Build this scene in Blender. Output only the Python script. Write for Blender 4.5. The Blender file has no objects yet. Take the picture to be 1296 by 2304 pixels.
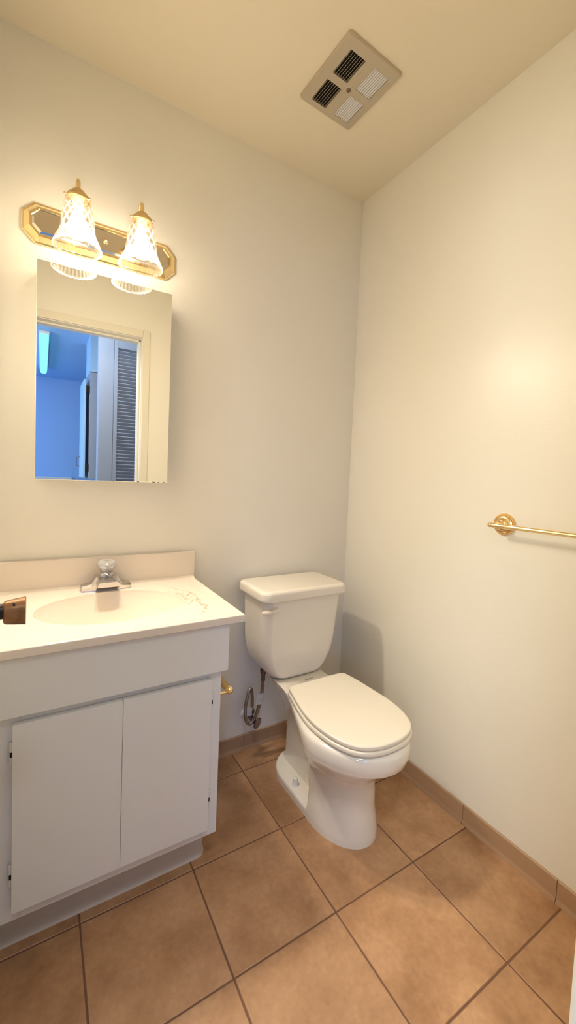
import bpy, bmesh, math, random
from mathutils import Vector, Matrix
random.seed(7)
S = bpy.context.scene
C = S.collection
PI = math.pi

# ------------------------------------------------------------------ camera
cam_d = bpy.data.cameras.new('camera')
cam = bpy.data.objects.new('camera', cam_d)
C.objects.link(cam)
S.camera = cam
cam_d.sensor_fit = 'VERTICAL'
cam_d.sensor_height = 36.0
cam_d.lens = 914.583 / 2304 * 36.0
cam_d.shift_x = (648 - 647.624) / 2304
cam_d.shift_y = (1120.712 - 1152) / 2304
cam_d.clip_start = 0.01
RGT = Vector((0.8550428, -0.5168137, 0.0424898))
DWN = Vector((0.0096522, -0.0660623, -0.9977688))
FWD = Vector((0.5184675, 0.8535452, -0.0514977))
m3 = Matrix((RGT, -DWN, -FWD)).transposed()
cam.matrix_world = Matrix.Translation(Vector((-1.287777, -1.546714, 1.192273))) @ m3.to_4x4()

# ------------------------------------------------------------------ world, exposure
W = bpy.data.worlds.new('world'); S.world = W; W.use_nodes = True
W.node_tree.nodes['Background'].inputs[0].default_value = (0.45, 0.6, 1.0, 1)
W.node_tree.nodes['Background'].inputs[1].default_value = 0.4
S.view_settings.view_transform = 'Standard'
S.view_settings.look = 'None'
S.view_settings.gamma = 1.0
S.view_settings.use_curve_mapping = False
S.view_settings.exposure = 0.66
BULB = 30.0            # bulb emission strength
SPOT_W = 24.0          # spot added under each bulb to light the room past the back wall, W
BULB_COL = (1.0, 0.885, 0.715)
TUBE = 1.5            # hall ceiling fixture
WINDOW_FILL_W = 22.0        # area light in the added hall window, W
KITCHEN_FILL_W = 27.0  # area light in the added kitchen window, W
HALL_COL = (0.16, 0.75, 1.0)
HALL_LAMP_FILL = 44.0       # emission of the unseen lamp added in the hall
def window_fill(name, loc, rot, sx, sy, watts, col):
    l = bpy.data.lights.new(name, 'AREA'); l.shape = 'RECTANGLE'; l.size = sx; l.size_y = sy
    l.energy = watts; l.color = col
    o = bpy.data.objects.new(name, l); C.objects.link(o); o.location = loc; o.rotation_euler = rot
    return o
# area light in an unseen hall window, added to brighten the bathroom
window_fill('hall_window_fill', (-2.83, -2.6, 1.45), (0, -PI/2, 0), 1.15, 0.95, WINDOW_FILL_W, (0.85, 0.95, 1.0))
# blue area light in an unseen window, added to tint the kitchen
window_fill('kitchen_window_fill', (-2.83, -4.55, 1.45), (0, -PI/2, 0), 1.05, 0.95, KITCHEN_FILL_W, (0.12, 0.36, 1.0))

H = 2.5            # ceiling height
XL = -1.43         # left wall
YF = -1.359        # door wall, room face
YF2 = -1.48        # door wall, hall face

# ------------------------------------------------------------------ materials
def mat(name, col, rough=0.5, metal=0.0, spec=0.5, coat=0.0, bump=None, var=None, trans=0.0, ior=1.45):
    m = bpy.data.materials.new(name); m.use_nodes = True
    nt = m.node_tree; b = nt.nodes['Principled BSDF']
    b.inputs['Base Color'].default_value = (*col, 1)
    b.inputs['Roughness'].default_value = rough
    b.inputs['Metallic'].default_value = metal
    b.inputs['Specular IOR Level'].default_value = spec
    b.inputs['Coat Weight'].default_value = coat
    b.inputs['Coat Roughness'].default_value = 0.06
    b.inputs['Transmission Weight'].default_value = trans
    b.inputs['IOR'].default_value = ior
    tc = nt.nodes.new('ShaderNodeTexCoord')
    if var:            # (scale, amount, second colour)
        n = nt.nodes.new('ShaderNodeTexNoise'); n.inputs['Scale'].default_value = var[0]; n.inputs['Detail'].default_value = 5
        r = nt.nodes.new('ShaderNodeMapRange'); r.inputs[1].default_value = 0.35; r.inputs[2].default_value = 0.7; r.inputs[4].default_value = var[1]
        mx = nt.nodes.new('ShaderNodeMix'); mx.data_type = 'RGBA'
        mx.inputs[6].default_value = (*col, 1); mx.inputs[7].default_value = (*var[2], 1)
        nt.links.new(tc.outputs['Object'], n.inputs['Vector']); nt.links.new(n.outputs[0], r.inputs[0])
        nt.links.new(r.outputs[0], mx.inputs[0]); nt.links.new(mx.outputs[2], b.inputs['Base Color'])
    if bump:           # (scale, strength, distance)
        n = nt.nodes.new('ShaderNodeTexNoise'); n.inputs['Scale'].default_value = bump[0]; n.inputs['Detail'].default_value = 2
        bp = nt.nodes.new('ShaderNodeBump'); bp.inputs['Strength'].default_value = bump[1]; bp.inputs['Distance'].default_value = bump[2]
        nt.links.new(tc.outputs['Object'], n.inputs['Vector']); nt.links.new(n.outputs[0], bp.inputs['Height'])
        nt.links.new(bp.outputs[0], b.inputs['Normal'])
    return m
def emis(name, col, st):
    m = bpy.data.materials.new(name); m.use_nodes = True; nt = m.node_tree
    nt.nodes.remove(nt.nodes['Principled BSDF'])
    e = nt.nodes.new('ShaderNodeEmission'); e.inputs[0].default_value = (*col, 1); e.inputs[1].default_value = st
    nt.links.new(e.outputs[0], nt.nodes['Material Output'].inputs[0])
    return m

M_WALL = mat('wall_paint', (0.875, 0.835, 0.735), 0.34, bump=(190, 0.22, 0.0012), var=(1.2, 0.25, (0.86, 0.82, 0.72)))
M_CEIL = mat('ceiling_paint', (0.85, 0.77, 0.61), 0.6, bump=(150, 0.12, 0.001))
M_HALL = mat('hall_paint', (0.74, 0.73, 0.70), 0.5)
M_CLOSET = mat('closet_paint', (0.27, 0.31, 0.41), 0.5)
M_FAR = mat('kitchen_blue_lit', (0.34, 0.53, 0.78), 0.5)  # the kitchen's blue light is put into the base colour
M_TRIM = mat('trim_paint', (0.80, 0.74, 0.62), 0.3)
M_CAB = mat('cabinet_paint', (0.78, 0.77, 0.74), 0.38, bump=(260, 0.08, 0.0006), var=(3.0, 0.3, (0.76, 0.75, 0.72)))
M_KICK = mat('kick_vinyl', (0.60, 0.53, 0.45), 0.4)
M_PORC = mat('porcelain', (0.86, 0.80, 0.70), 0.10, coat=0.5)
M_SEAT = mat('seat_plastic', (0.86, 0.79, 0.66), 0.22)
M_BRASS = mat('polished_brass', (0.98, 0.78, 0.43), 0.14, 1.0)
M_BRASS_S = mat('satin_brass', (0.84, 0.61, 0.30), 0.27, 1.0)
M_CHROME = mat('chrome', (0.62, 0.61, 0.62), 0.07, 1.0)
M_STEEL = mat('braided_steel', (0.34, 0.28, 0.25), 0.32, 1.0, bump=(900, 0.6, 0.001))
M_DARKMETAL = mat('tarnished_metal', (0.20, 0.15, 0.13), 0.3, 1.0)
M_MIRROR = mat('mirror_glass', (0.90, 0.90, 0.86), 0.0, 1.0)
M_PLATEMIR = mat('bronze_mirror', (0.74, 0.67, 0.56), 0.10, 1.0)
M_BRONZE = mat('aged_bronze', (0.24, 0.13, 0.075), 0.30, 1.0, var=(60, 0.8, (0.42, 0.25, 0.14)))
M_IRON = mat('dark_shaft', (0.05, 0.035, 0.03), 0.35, 0.8)
M_BLACK = mat('black_gap', (0.008, 0.007, 0.006), 0.8)
M_WHITEP = mat('white_plastic', (0.82, 0.80, 0.76), 0.3)
M_FANM = mat('fan_grille_metal', (0.60, 0.53, 0.42), 0.42, 0.55, bump=(400, 0.1, 0.0004))
M_FIN_LIT = mat('fan_fin_lit', (0.97, 0.96, 0.95), 0.55, 0.0)  # whiter copy of the grille metal, lamp light put into the colour
M_GREYPRINT = mat('grey_print', (0.16, 0.14, 0.13), 0.4)
M_HINGE = mat('painted_hinge', (0.74, 0.71, 0.67), 0.3)
M_BULB = emis('bulb_glow', BULB_COL, BULB)
M_TUBE = emis('hall_fixture_glow', HALL_COL, TUBE)
M_HALLFILL = emis('hall_fill_glow', (0.86, 0.93, 1.0), HALL_LAMP_FILL)
M_TAG = mat('clear_tag', (0.85, 0.85, 0.86), 0.15, trans=0.35)
M_CRYSTAL = mat('clear_acrylic', (0.95, 0.95, 0.96), 0.04, trans=0.75, ior=1.49)

def glass_shade_mat():
    m = bpy.data.materials.new('cut_glass'); m.use_nodes = True; nt = m.node_tree
    nt.nodes.remove(nt.nodes['Principled BSDF'])
    N = nt.nodes.new; L = nt.links.new
    tr = N('ShaderNodeBsdfTransparent'); tr.inputs[0].default_value = (0.97, 0.96, 0.94, 1)
    gl = N('ShaderNodeBsdfGlossy'); gl.inputs[0].default_value = (1, 1, 1, 1); gl.inputs[1].default_value = 0.08
    tl = N('ShaderNodeBsdfTranslucent'); tl.inputs[0].default_value = (1, 0.98, 0.95, 1)
    lw = N('ShaderNodeLayerWeight'); lw.inputs[0].default_value = 0.35
    at = N('ShaderNodeAttribute'); at.attribute_name = 'cut'
    m1 = N('ShaderNodeMixShader'); m2 = N('ShaderNodeMixShader')
    k = N('ShaderNodeMath'); k.operation = 'MULTIPLY_ADD'; k.inputs[1].default_value = 0.07; k.inputs[2].default_value = 0.002
    L(at.outputs['Fac'], k.inputs[0])
    L(k.outputs[0], m1.inputs[0]); L(tr.outputs[0], m1.inputs[1]); L(tl.outputs[0], m1.inputs[2])
    f = N('ShaderNodeMath'); f.operation = 'MULTIPLY'; f.inputs[1].default_value = 0.55
    L(lw.outputs['Facing'], f.inputs[0])
    L(f.outputs[0], m2.inputs[0]); L(m1.outputs[0], m2.inputs[1]); L(gl.outputs[0], m2.inputs[2])
    L(m2.outputs[0], nt.nodes['Material Output'].inputs[0])
    return m
M_SHADE = glass_shade_mat()

def tile_mat():
    m = mat('floor_tile', (0.42, 0.22, 0.11), 0.42)
    nt = m.node_tree; b = nt.nodes['Principled BSDF']; N = nt.nodes.new; L = nt.links.new
    tc = [n for n in nt.nodes if n.bl_idname == 'ShaderNodeTexCoord'][0]
    geo = N('ShaderNodeNewGeometry')
    add = N('ShaderNodeVectorMath'); add.operation = 'MULTIPLY_ADD'; add.inputs[1].default_value = (9, 7, 5)
    L(geo.outputs['Random Per Island'], add.inputs[0]); L(tc.outputs['Object'], add.inputs[2])
    n1 = N('ShaderNodeTexNoise'); n1.inputs['Scale'].default_value = 6.5; n1.inputs['Detail'].default_value = 6; n1.inputs['Roughness'].default_value = 0.62
    n2 = N('ShaderNodeTexNoise'); n2.inputs['Scale'].default_value = 70; n2.inputs['Detail'].default_value = 4
    L(add.outputs[0], n1.inputs['Vector']); L(add.outputs[0], n2.inputs['Vector'])
    cr = N('ShaderNodeValToRGB'); e = cr.color_ramp.elements
    e[0].position = 0.33; e[0].color = (0.37, 0.190, 0.088, 1)
    e[1].position = 0.68; e[1].color = (0.58, 0.335, 0.178, 1)
    k = e.new(0.52); k.color = (0.495, 0.275, 0.139, 1)
    L(n1.outputs[0], cr.inputs[0])
    mx = N('ShaderNodeMix'); mx.data_type = 'RGBA'; mx.blend_type = 'MULTIPLY'; mx.inputs[0].default_value = 0.35
    r2 = N('ShaderNodeMapRange'); r2.inputs[1].default_value = 0.3; r2.inputs[2].default_value = 0.7; r2.inputs[3].default_value = 0.72; r2.inputs[4].default_value = 1.15
    L(n2.outputs[0], r2.inputs[0]); L(cr.outputs[0], mx.inputs[6]); L(r2.outputs[0], mx.inputs[7])
    hs = N('ShaderNodeHueSaturation'); rr = N('ShaderNodeMapRange'); rr.inputs[3].default_value = 0.93; rr.inputs[4].default_value = 1.07
    L(geo.outputs['Random Per Island'], rr.inputs[0]); L(rr.outputs[0], hs.inputs['Value']); L(mx.outputs[2], hs.inputs['Color'])
    L(hs.outputs[0], b.inputs['Base Color'])
    bp = N('ShaderNodeBump'); bp.inputs['Strength'].default_value = 0.25; bp.inputs['Distance'].default_value = 0.002
    L(n1.outputs[0], bp.inputs['Height']); L(bp.outputs[0], b.inputs['Normal'])
    return m
M_TILE = tile_mat()
M_GROUT = mat('floor_grout', (0.20, 0.10, 0.06), 0.85, bump=(300, 0.4, 0.001))
M_BASE = mat('base_tile', (0.47, 0.30, 0.18), 0.35, var=(9, 0.6, (0.40, 0.245, 0.145)))

def marble_mat():
    """cultured marble with rusty worn streaks right of the basin"""
    m = mat('cultured_marble', (0.83, 0.735, 0.625), 0.16, coat=0.3)
    nt = m.node_tree; b = nt.nodes['Principled BSDF']; N = nt.nodes.new; L = nt.links.new
    tc = [n for n in nt.nodes if n.bl_idname == 'ShaderNodeTexCoord'][0]
    def math_(op, a, bb=None, c=None):
        n = N('ShaderNodeMath'); n.operation = op
        for i, v in enumerate((a, bb, c)):
            if v is None: continue
            if isinstance(v, (int, float)): n.inputs[i].default_value = v
            else: L(v, n.inputs[i])
        return n.outputs[0]
    nz = N('ShaderNodeTexNoise'); nz.inputs['Scale'].default_value = 28; nz.inputs['Detail'].default_value = 5
    L(tc.outputs['Object'], nz.inputs['Vector'])
    sx = N('ShaderNodeSeparateXYZ'); L(tc.outputs['Object'], sx.inputs[0])
    x, y = sx.outputs[0], sx.outputs[1]
    # distance in the ellipse metric of the basin: r = 1 at its lip
    dx = math_('DIVIDE', math_('ADD', x, 1.100), 0.205)
    dy = math_('DIVIDE', math_('ADD', y, 0.262), 0.150)
    r = math_('SQRT', math_('ADD', math_('MULTIPLY', dx, dx), math_('MULTIPLY', dy, dy)))
    ang = math_('ARCTAN2', dy, dx)
    wob = math_('MULTIPLY', math_('SUBTRACT', nz.outputs[0], 0.5), 0.30)
    rw = math_('ADD', r, wob)
    def band(centre, half, base=None):
        d = math_('ABSOLUTE', math_('SUBTRACT', base or rw, centre))
        return math_('MAXIMUM', math_('SUBTRACT', 1.0, math_('DIVIDE', d, half)), 0.0)
    def sector(a0, half):
        d = math_('ABSOLUTE', math_('SUBTRACT', ang, a0))
        return math_('MINIMUM', math_('MULTIPLY', math_('MAXIMUM', math_('SUBTRACT', half, d), 0.0), 6.0), 1.0)
    neg = math_('MULTIPLY', math_('MAXIMUM', math_('SUBTRACT', -0.30, ang), 0.0), 0.65)
    pos = math_('MULTIPLY', math_('MAXIMUM', math_('SUBTRACT', ang, 0.50), 0.0), 0.45)
    ro_ = math_('SUBTRACT', math_('SUBTRACT', rw, neg), pos)
    s1 = math_('MULTIPLY', band(1.05, 0.040), sector(0.05, 0.55))
    s2 = math_('MULTIPLY', band(1.13, 0.030), sector(-0.10, 0.50))
    s3 = math_('MULTIPLY', band(1.225, 0.045, ro_), sector(0.0, 0.92))
    nb = N('ShaderNodeTexNoise'); nb.inputs['Scale'].default_value = 65; nb.inputs['Detail'].default_value = 3
    L(tc.outputs['Object'], nb.inputs['Vector'])
    brk = math_('MINIMUM', math_('MAXIMUM', math_('MULTIPLY', math_('SUBTRACT', nb.outputs[0], 0.34), 4.0), 0.0), 1.0)
    st = math_('MULTIPLY', math_('MINIMUM', math_('ADD', math_('ADD', s1, s2), s3), 1.0), brk)
    up = N('ShaderNodeNewGeometry'); sn = N('ShaderNodeSeparateXYZ'); L(up.outputs['Normal'], sn.inputs[0])
    st = math_('MULTIPLY', st, math_('GREATER_THAN', sn.outputs[2], 0.7))
    mx = N('ShaderNodeMix'); mx.data_type = 'RGBA'
    mx.inputs[6].default_value = (0.83, 0.735, 0.625, 1); mx.inputs[7].default_value = (0.50, 0.30, 0.17, 1)
    L(math_('MULTIPLY', st, 0.85), mx.inputs[0]); L(mx.outputs[2], b.inputs['Base Color'])
    return m
M_MARBLE = marble_mat()

# ------------------------------------------------------------------ helpers
def obj(name, bm, m, parent=None, smooth=True, angle=35):
    me = bpy.data.meshes.new(name)
    bmesh.ops.recalc_face_normals(bm, faces=bm.faces)
    bm.to_mesh(me); bm.free()
    for q in (m if isinstance(m, (list, tuple)) else [m]): me.materials.append(q)
    if smooth:
        for p in me.polygons: p.use_smooth = True
        me.set_sharp_from_angle(angle=math.radians(angle))
    o = bpy.data.objects.new(name, me); C.objects.link(o)
    if smooth:
        wn = o.modifiers.new('normals', 'WEIGHTED_NORMAL'); wn.keep_sharp = True; wn.weight = 80
    if parent:
        o.parent = parent; o.matrix_parent_inverse = Matrix.Translation(-parent.location)
    return o
def thing(name, label, cat, loc, group=None):
    o = bpy.data.objects.new(name, None); C.objects.link(o); o.location = loc
    o.empty_display_size = 0.05
    o['label'] = label; o['category'] = cat
    if group: o['group'] = group
    return o
def tag(o, label, cat, group=None):
    o['label'] = label; o['category'] = cat
    if group: o['group'] = group
    return o
def struct(o, label=None, cat='structure'):
    o['kind'] = 'structure'
    if label: o['label'] = label; o['category'] = cat
    return o
def box(bm, x0, x1, y0, y1, z0, z1, bev=0.0, seg=2, mi=0):
    vs = [bm.verts.new((x, y, z)) for x in (x0, x1) for y in (y0, y1) for z in (z0, z1)]
    idx = [(0,1,3,2),(4,6,7,5),(0,4,5,1),(2,3,7,6),(0,2,6,4),(1,5,7,3)]
    fs = [bm.faces.new([vs[i] for i in f]) for f in idx]
    for f in fs: f.material_index = mi
    if bev > 0:
        es = list({e for f in fs for e in f.edges})
        r = bmesh.ops.bevel(bm, geom=es, offset=bev, segments=seg, affect='EDGES', profile=0.5)
        for f in r['faces']: f.material_index = mi
    return bm
def B(): return bmesh.new()
def loft(bm, rings, cap0=True, cap1=True, closed=True, mi=0):
    vr = [[bm.verts.new(p) for p in r] for r in rings]
    n = len(vr[0])
    for a, b in zip(vr[:-1], vr[1:]):
        for i in range(n if closed else n-1):
            j = (i+1) % n
            bm.faces.new((a[i], a[j], b[j], b[i])).material_index = mi
    if cap0: bm.faces.new(list(reversed(vr[0]))).material_index = mi
    if cap1: bm.faces.new(vr[-1]).material_index = mi
    return vr
def frame_of(d):
    d = Vector(d).normalized()
    a = Vector((0,0,1)) if abs(d.z) < 0.9 else Vector((1,0,0))
    u = d.cross(a).normalized(); v = d.cross(u).normalized()
    return d, u, v
def lathe(bm, prof, org=(0,0,0), axis=(0,0,1), n=40, cap=True, mi=0, phase=0.0):
    """prof = [(radius, distance along the axis)]"""
    d, u, v = frame_of(axis); o = Vector(org)
    rings = [[o + d*h + (u*math.cos(phase+2*PI*i/n) + v*math.sin(phase+2*PI*i/n))*max(r, 1e-5) for i in range(n)] for r, h in prof]
    return loft(bm, rings, cap, cap, mi=mi)
def tube(bm, pts, r, n=12, cap=True):
    pts = [Vector(p) for p in pts]
    rs = r if isinstance(r, (list, tuple)) else [r]*len(pts)
    rings = []; u = None
    for i, p in enumerate(pts):
        t = (pts[min(i+1, len(pts)-1)] - pts[max(i-1, 0)]).normalized()
        if u is None: _, u, _v = frame_of(t)
        u = (u - t*u.dot(t)).normalized(); v = t.cross(u)
        rings.append([p + (u*math.cos(2*PI*k/n) + v*math.sin(2*PI*k/n))*rs[i] for k in range(n)])
    return loft(bm, rings, cap, cap)
def spline(ctrl, n=12):
    P = [Vector(c) for c in ctrl]; P = [2*P[0]-P[1]] + P + [2*P[-1]-P[-2]]
    out = []
    for i in range(1, len(P)-2):
        for k in range(n):
            t = k/n; a, b, c, d = P[i-1:i+3]
            out.append(0.5*((2*b) + (c-a)*t + (2*a-5*b+4*c-d)*t*t + (3*b-a-3*c+d)*t**3))
    out.append(P[-2]); return out
def prism(bm, outline, axis, a0, a1, bev=0.0, seg=2, mi=0):
    """outline = 2D points; axis 'x','y','z' extruded from a0 to a1"""
    def P(q, a):
        return {'z': (q[0], q[1], a), 'y': (q[0], a, q[1]), 'x': (a, q[0], q[1])}[axis]
    vr = loft(bm, [[P(q, a0) for q in outline], [P(q, a1) for q in outline]], mi=mi)
    if bev:
        es = [e for e in bm.edges if (e.verts[0] in vr[0] and e.verts[1] in vr[0]) or (e.verts[0] in vr[1] and e.verts[1] in vr[1])]
        bmesh.ops.bevel(bm, geom=es, offset=bev, segments=seg, affect='EDGES', profile=0.5)
    return vr
def rrect(cx, cy, hx, hy, r, n=8, bow=0.0):
    """rounded rectangle outline, counter-clockwise; bow pushes the -y side outwards"""
    r = min(r, hx*0.999, hy*0.999); out = []
    for (sx, sy, a0) in ((1, 1, 0), (-1, 1, PI/2), (-1, -1, PI), (1, -1, 1.5*PI)):
        for k in range(n+1):
            a = a0 + PI/2*k/n
            out.append((cx + sx*(hx-r) + r*math.cos(a), cy + sy*(hy-r) + r*math.sin(a)))
    if bow:
        out = [(x, y - bow*max(0, 1-((x-cx)/hx)**2) if y < cy else y) for x, y in out]
    return out

# ================================================================== SETTING
T = 0.305
# floor: bevelled tiles standing on a grout bed, one mesh
bm = B()
box(bm, XL-0.02, 0.02, -1.56, 0.02, -0.03, -0.0022, mi=1)
def tile(bm, x0, x1, y0, y1):
    g = 0.0022
    x0 += g; x1 -= g; y0 += g; y1 -= g
    if x1-x0 < 0.01 or y1-y0 < 0.01: return
    rings = []
    for d, z in ((0, -0.006), (0, -0.0014), (0.0012, -0.0004), (0.0032, 0.0)):
        rings.append([(x0+d, y0+d, z), (x1-d, y0+d, z), (x1-d, y1-d, z), (x0+d, y1-d, z)])
    loft(bm, rings, cap0=False)
xs = [0.0] + [-0.276 - k*T for k in range(0, 5)]
xs = [x for x in xs if x > XL] + [XL]
ys = [0.0] + [-0.123 - k*T for k in range(0, 6)]
ys = [y for y in ys if y > -1.56] + [-1.56]
for i in range(len(xs)-1):
    for j in range(len(ys)-1):
        tile(bm, xs[i+1], xs[i], ys[j+1], ys[j])
struct(obj('floor', bm, [M_TILE, M_GROUT], angle=20))

bm = B(); box(bm, -4.3, 3.0, -1.42, 0.12, H, H+0.1)
struct(obj('ceiling', bm, M_CEIL, smooth=False))
bm = B(); box(bm, -4.3, 3.0, -5.75, -1.42, H, H+0.1)
struct(obj('ceiling_hall', bm, M_FAR, smooth=False))  # shares the colour that holds the blue light
bm = B(); box(bm, XL-0.1, 0.1, 0, 0.1, -0.03, H)
struct(obj('wall_back', bm, M_WALL, smooth=False))
bm = B(); box(bm, 0, 0.1, YF2, 0, -0.03, H)
struct(obj('wall_right', bm, M_WALL, smooth=False))
bm = B(); box(bm, XL-0.1, XL, YF2, 0, -0.03, H)
struct(obj('wall_left', bm, M_WALL, smooth=False))
# door wall with its opening
OX0, OX1, OZ = -1.375, -0.747, 2.035
bm = B()
box(bm, -2.9, OX0-0.012, YF2, YF, -0.03, H); box(bm, OX1+0.012, 1.6, YF2, YF, -0.03, H); box(bm, OX0-0.012, OX1+0.012, YF2, YF, OZ+0.012, H)
struct(obj('wall_front', bm, M_WALL, smooth=False))
# door frame: jambs, stop and casing on both faces
bm = B()
def casing(y0, y1, yt):
    w = 0.044
    box(bm, OX1+0.004, OX1+0.004+w, y0, y1, 0, OZ+0.004+w, 0.003)
    box(bm, OX0-0.004-w+0.006, OX0-0.004, y0, y1, 0, OZ+0.004+w, 0.003)
    box(bm, OX0-0.004, OX1+0.004, y0, y1, OZ+0.004, OZ+0.004+w, 0.003)
casing(YF, YF+0.013, 0)
casing(YF2-0.013, YF2, 0)
box(bm, OX1, OX1+0.012, YF2, YF, 0, OZ, 0.001); box(bm, OX0-0.012, OX0, YF2, YF, 0, OZ, 0.001); box(bm, OX0-0.012, OX1+0.012, YF2, YF, OZ, OZ+0.012, 0.001)
box(bm, OX1-0.011, OX1, YF2+0.02, YF-0.045, 0, OZ, 0.002); box(bm, OX0, OX0+0.011, YF2+0.02, YF-0.045, 0, OZ, 0.002); box(bm, OX0, OX1, YF2+0.02, YF-0.045, OZ-0.011, OZ, 0.002)
struct(obj('trim_1', bm, M_TRIM))

# tile skirting with a cove foot
def skirting(bm, along, pieces, h=0.067):
    prof = [(0.0, 0.0), (0.0135, 0.0), (0.0125, 0.006), (0.0098, 0.011), (0.0080, 0.018), (0.0078, h-0.004), (0.0062, h-0.001), (0.0038, h), (0.0, h)]
    for a0, a1 in pieces:
        rings = []
        for a, s in ((a0, 0.0009), (a0+0.0012, 0.0), (a1-0.0012, 0.0), (a1, 0.0009)):
            if along == 'x': rings.append([(a, -max(0, t-s), z) for t, z in prof])
            else: rings.append([(-max(0, t-s), a, z) for t, z in prof])
        loft(bm, rings)
bm = B(); skirting(bm, 'x', [(-0.83, -0.524), (-0.5225, -0.214), (-0.2125, -0.008)])
struct(obj('baseboard_back', bm, M_BASE, angle=50))
bm = B(); skirting(bm, 'y', [(-0.410, 0.0), (-0.7155, -0.4115), (-1.021, -0.717), (-1.325, -1.0225), (YF, -1.3265)])
struct(obj('baseboard_right', bm, M_BASE, angle=50))

# ---------------- hall and kitchen beyond the door (seen in the mirror)
bm = B(); box(bm, -4.3, 3.0, -5.75, -1.56, -0.03, -0.002)
struct(obj('floor_hall', bm, mat('hall_floor', (0.45, 0.38, 0.30), 0.5), smooth=False))
bm = B(); box(bm, -4.3, 1.6, -5.72, -5.60, -0.03, H)
struct(obj('wall_far', bm, M_FAR, smooth=False))
bm = B(); box(bm, -4.3, -0.9, -5.60, -5.48, 1.015, 1.05, 0.006)
struct(obj('trim_2', bm, M_TRIM))
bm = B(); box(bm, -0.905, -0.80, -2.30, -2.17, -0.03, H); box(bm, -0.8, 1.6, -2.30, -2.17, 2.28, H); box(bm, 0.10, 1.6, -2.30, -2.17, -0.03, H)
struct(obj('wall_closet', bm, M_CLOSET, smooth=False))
bm = B(); box(bm, 1.5, 1.6, -5.60, YF2, -0.03, H)
struct(obj('wall_hall_right', bm, M_HALL, smooth=False))
# hall's left wall, with unseen window openings added for the area lights
WY0, WY1, WZ0, WZ1 = -3.15, -2.05, 0.95, 1.95
bm = B()
box(bm, -2.9, -2.78, -5.60, -5.1, -0.03, H); box(bm, -2.9, -2.78, -5.1, -4.0, -0.03, WZ0); box(bm, -2.9, -2.78, -5.1, -4.0, WZ1, H); box(bm, -2.9, -2.78, -4.0, WY0, -0.03, H); box(bm, -2.9, -2.78, WY1, YF2, -0.03, H); box(bm, -2.9, -2.78, WY0, WY1, -0.03, WZ0); box(bm, -2.9, -2.78, WY0, WY1, WZ1, H)
struct(obj('wall_hall_left', bm, M_HALL, smooth=False))
KY0, KY1 = -5.1, -4.0
bm = B()
for a in ((KY0, KY0+0.05, WZ0, WZ1), (KY1-0.05, KY1, WZ0, WZ1), (KY0+0.05, KY1-0.05, WZ0, WZ0+0.05), (KY0+0.05, KY1-0.05, WZ1-0.05, WZ1)):
    box(bm, -2.80, -2.76, *a, 0.004)
struct(obj('added_window_2', bm, M_TRIM))  # frame of the added kitchen window, unseen
bm = B()
for a in ((WY0, WY0+0.05, WZ0, WZ1), (WY1-0.05, WY1, WZ0, WZ1), (WY0+0.05, WY1-0.05, WZ0, WZ0+0.05), (WY0+0.05, WY1-0.05, WZ1-0.05, WZ1)):
    box(bm, -2.80, -2.76, *a, 0.004)
struct(obj('added_window_1', bm, M_TRIM))  # frame of the added hall window, unseen
# dropped wall above the kitchen cabinet
bm = B(); box(bm, -0.895, 1.5, -3.45, -3.02, 2.135, H)
struct(obj('wall_soffit', bm, M_FAR, smooth=False))

def louver_panel(x0, x1, label, lab2=None):
    t = thing('louvered_door', label, 'door', ((x0+x1)/2, -2.20, 0), None)
    z0, z1, y0, y1 = 0.02, 2.265, -2.195, -2.165
    bm = B()
    box(bm, x0, x0+0.028, y0, y1, z0, z1, 0.002); box(bm, x1-0.028, x1, y0, y1, z0, z1, 0.002)
    box(bm, x0+0.028, x1-0.028, y0, y1, z1-0.095, z1, 0.002); box(bm, x0+0.028, x1-0.028, y0, y1, z0, z0+0.12, 0.002); box(bm, x0+0.028, x1-0.028, y0, y1, 0.98, 1.05, 0.002)
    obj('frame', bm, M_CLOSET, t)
    bm = B()
    z = 0.16
    while z < 2.16:
        if not (0.95 < z < 1.06):
            for o_ in (0,):
                pts = [(y0+0.002, z), (y0+0.004, z-0.004), (y1-0.002, z+0.022), (y1-0.004, z+0.026)]
                prism(bm, pts, 'x', x0+0.028, x1-0.028)
        z += 0.0285
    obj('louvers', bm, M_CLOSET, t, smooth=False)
    return t
louver_panel(-0.797, -0.50, 'louvered closet door leaf beside the hall wall, reflected in mirror')
louver_panel(-0.495, -0.20, 'louvered closet door leaf further right in the hall')
louver_panel(-0.195, 0.10, 'louvered closet door leaf at the far right end of the closet')

# kitchen cabinet with its leaf slightly open
t = thing('kitchen_cabinet', 'painted upper kitchen cabinet under the dropped wall, reflected in mirror', 'cabinet', (-0.6, -3.2, 1.09))
bm = B(); box(bm, -0.895, 1.49, -3.44, -3.03, 1.09, 2.13, 0.003)
obj('body', bm, M_CLOSET, t)
bm = B(); box(bm, -0.945, -0.925, -3.50, -3.045, 1.10, 2.06, 0.002)
d = obj('door', bm, M_FAR, t)
bm = B()
tube(bm, spline([(-0.945, -3.42, 1.215), (-0.972, -3.42, 1.225), (-0.976, -3.42, 1.265), (-0.972, -3.42, 1.305), (-0.945, -3.42, 1.315)], 6), 0.004, 8)
obj('handle', bm, M_DARKMETAL, d)
for z in (1.96, 1.20):
    bm = B(); box(bm, -0.926, -0.893, -3.052, -3.030, z-0.035, z+0.035, 0.002)
    obj('hinge', bm, M_BLACK, t)

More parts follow.
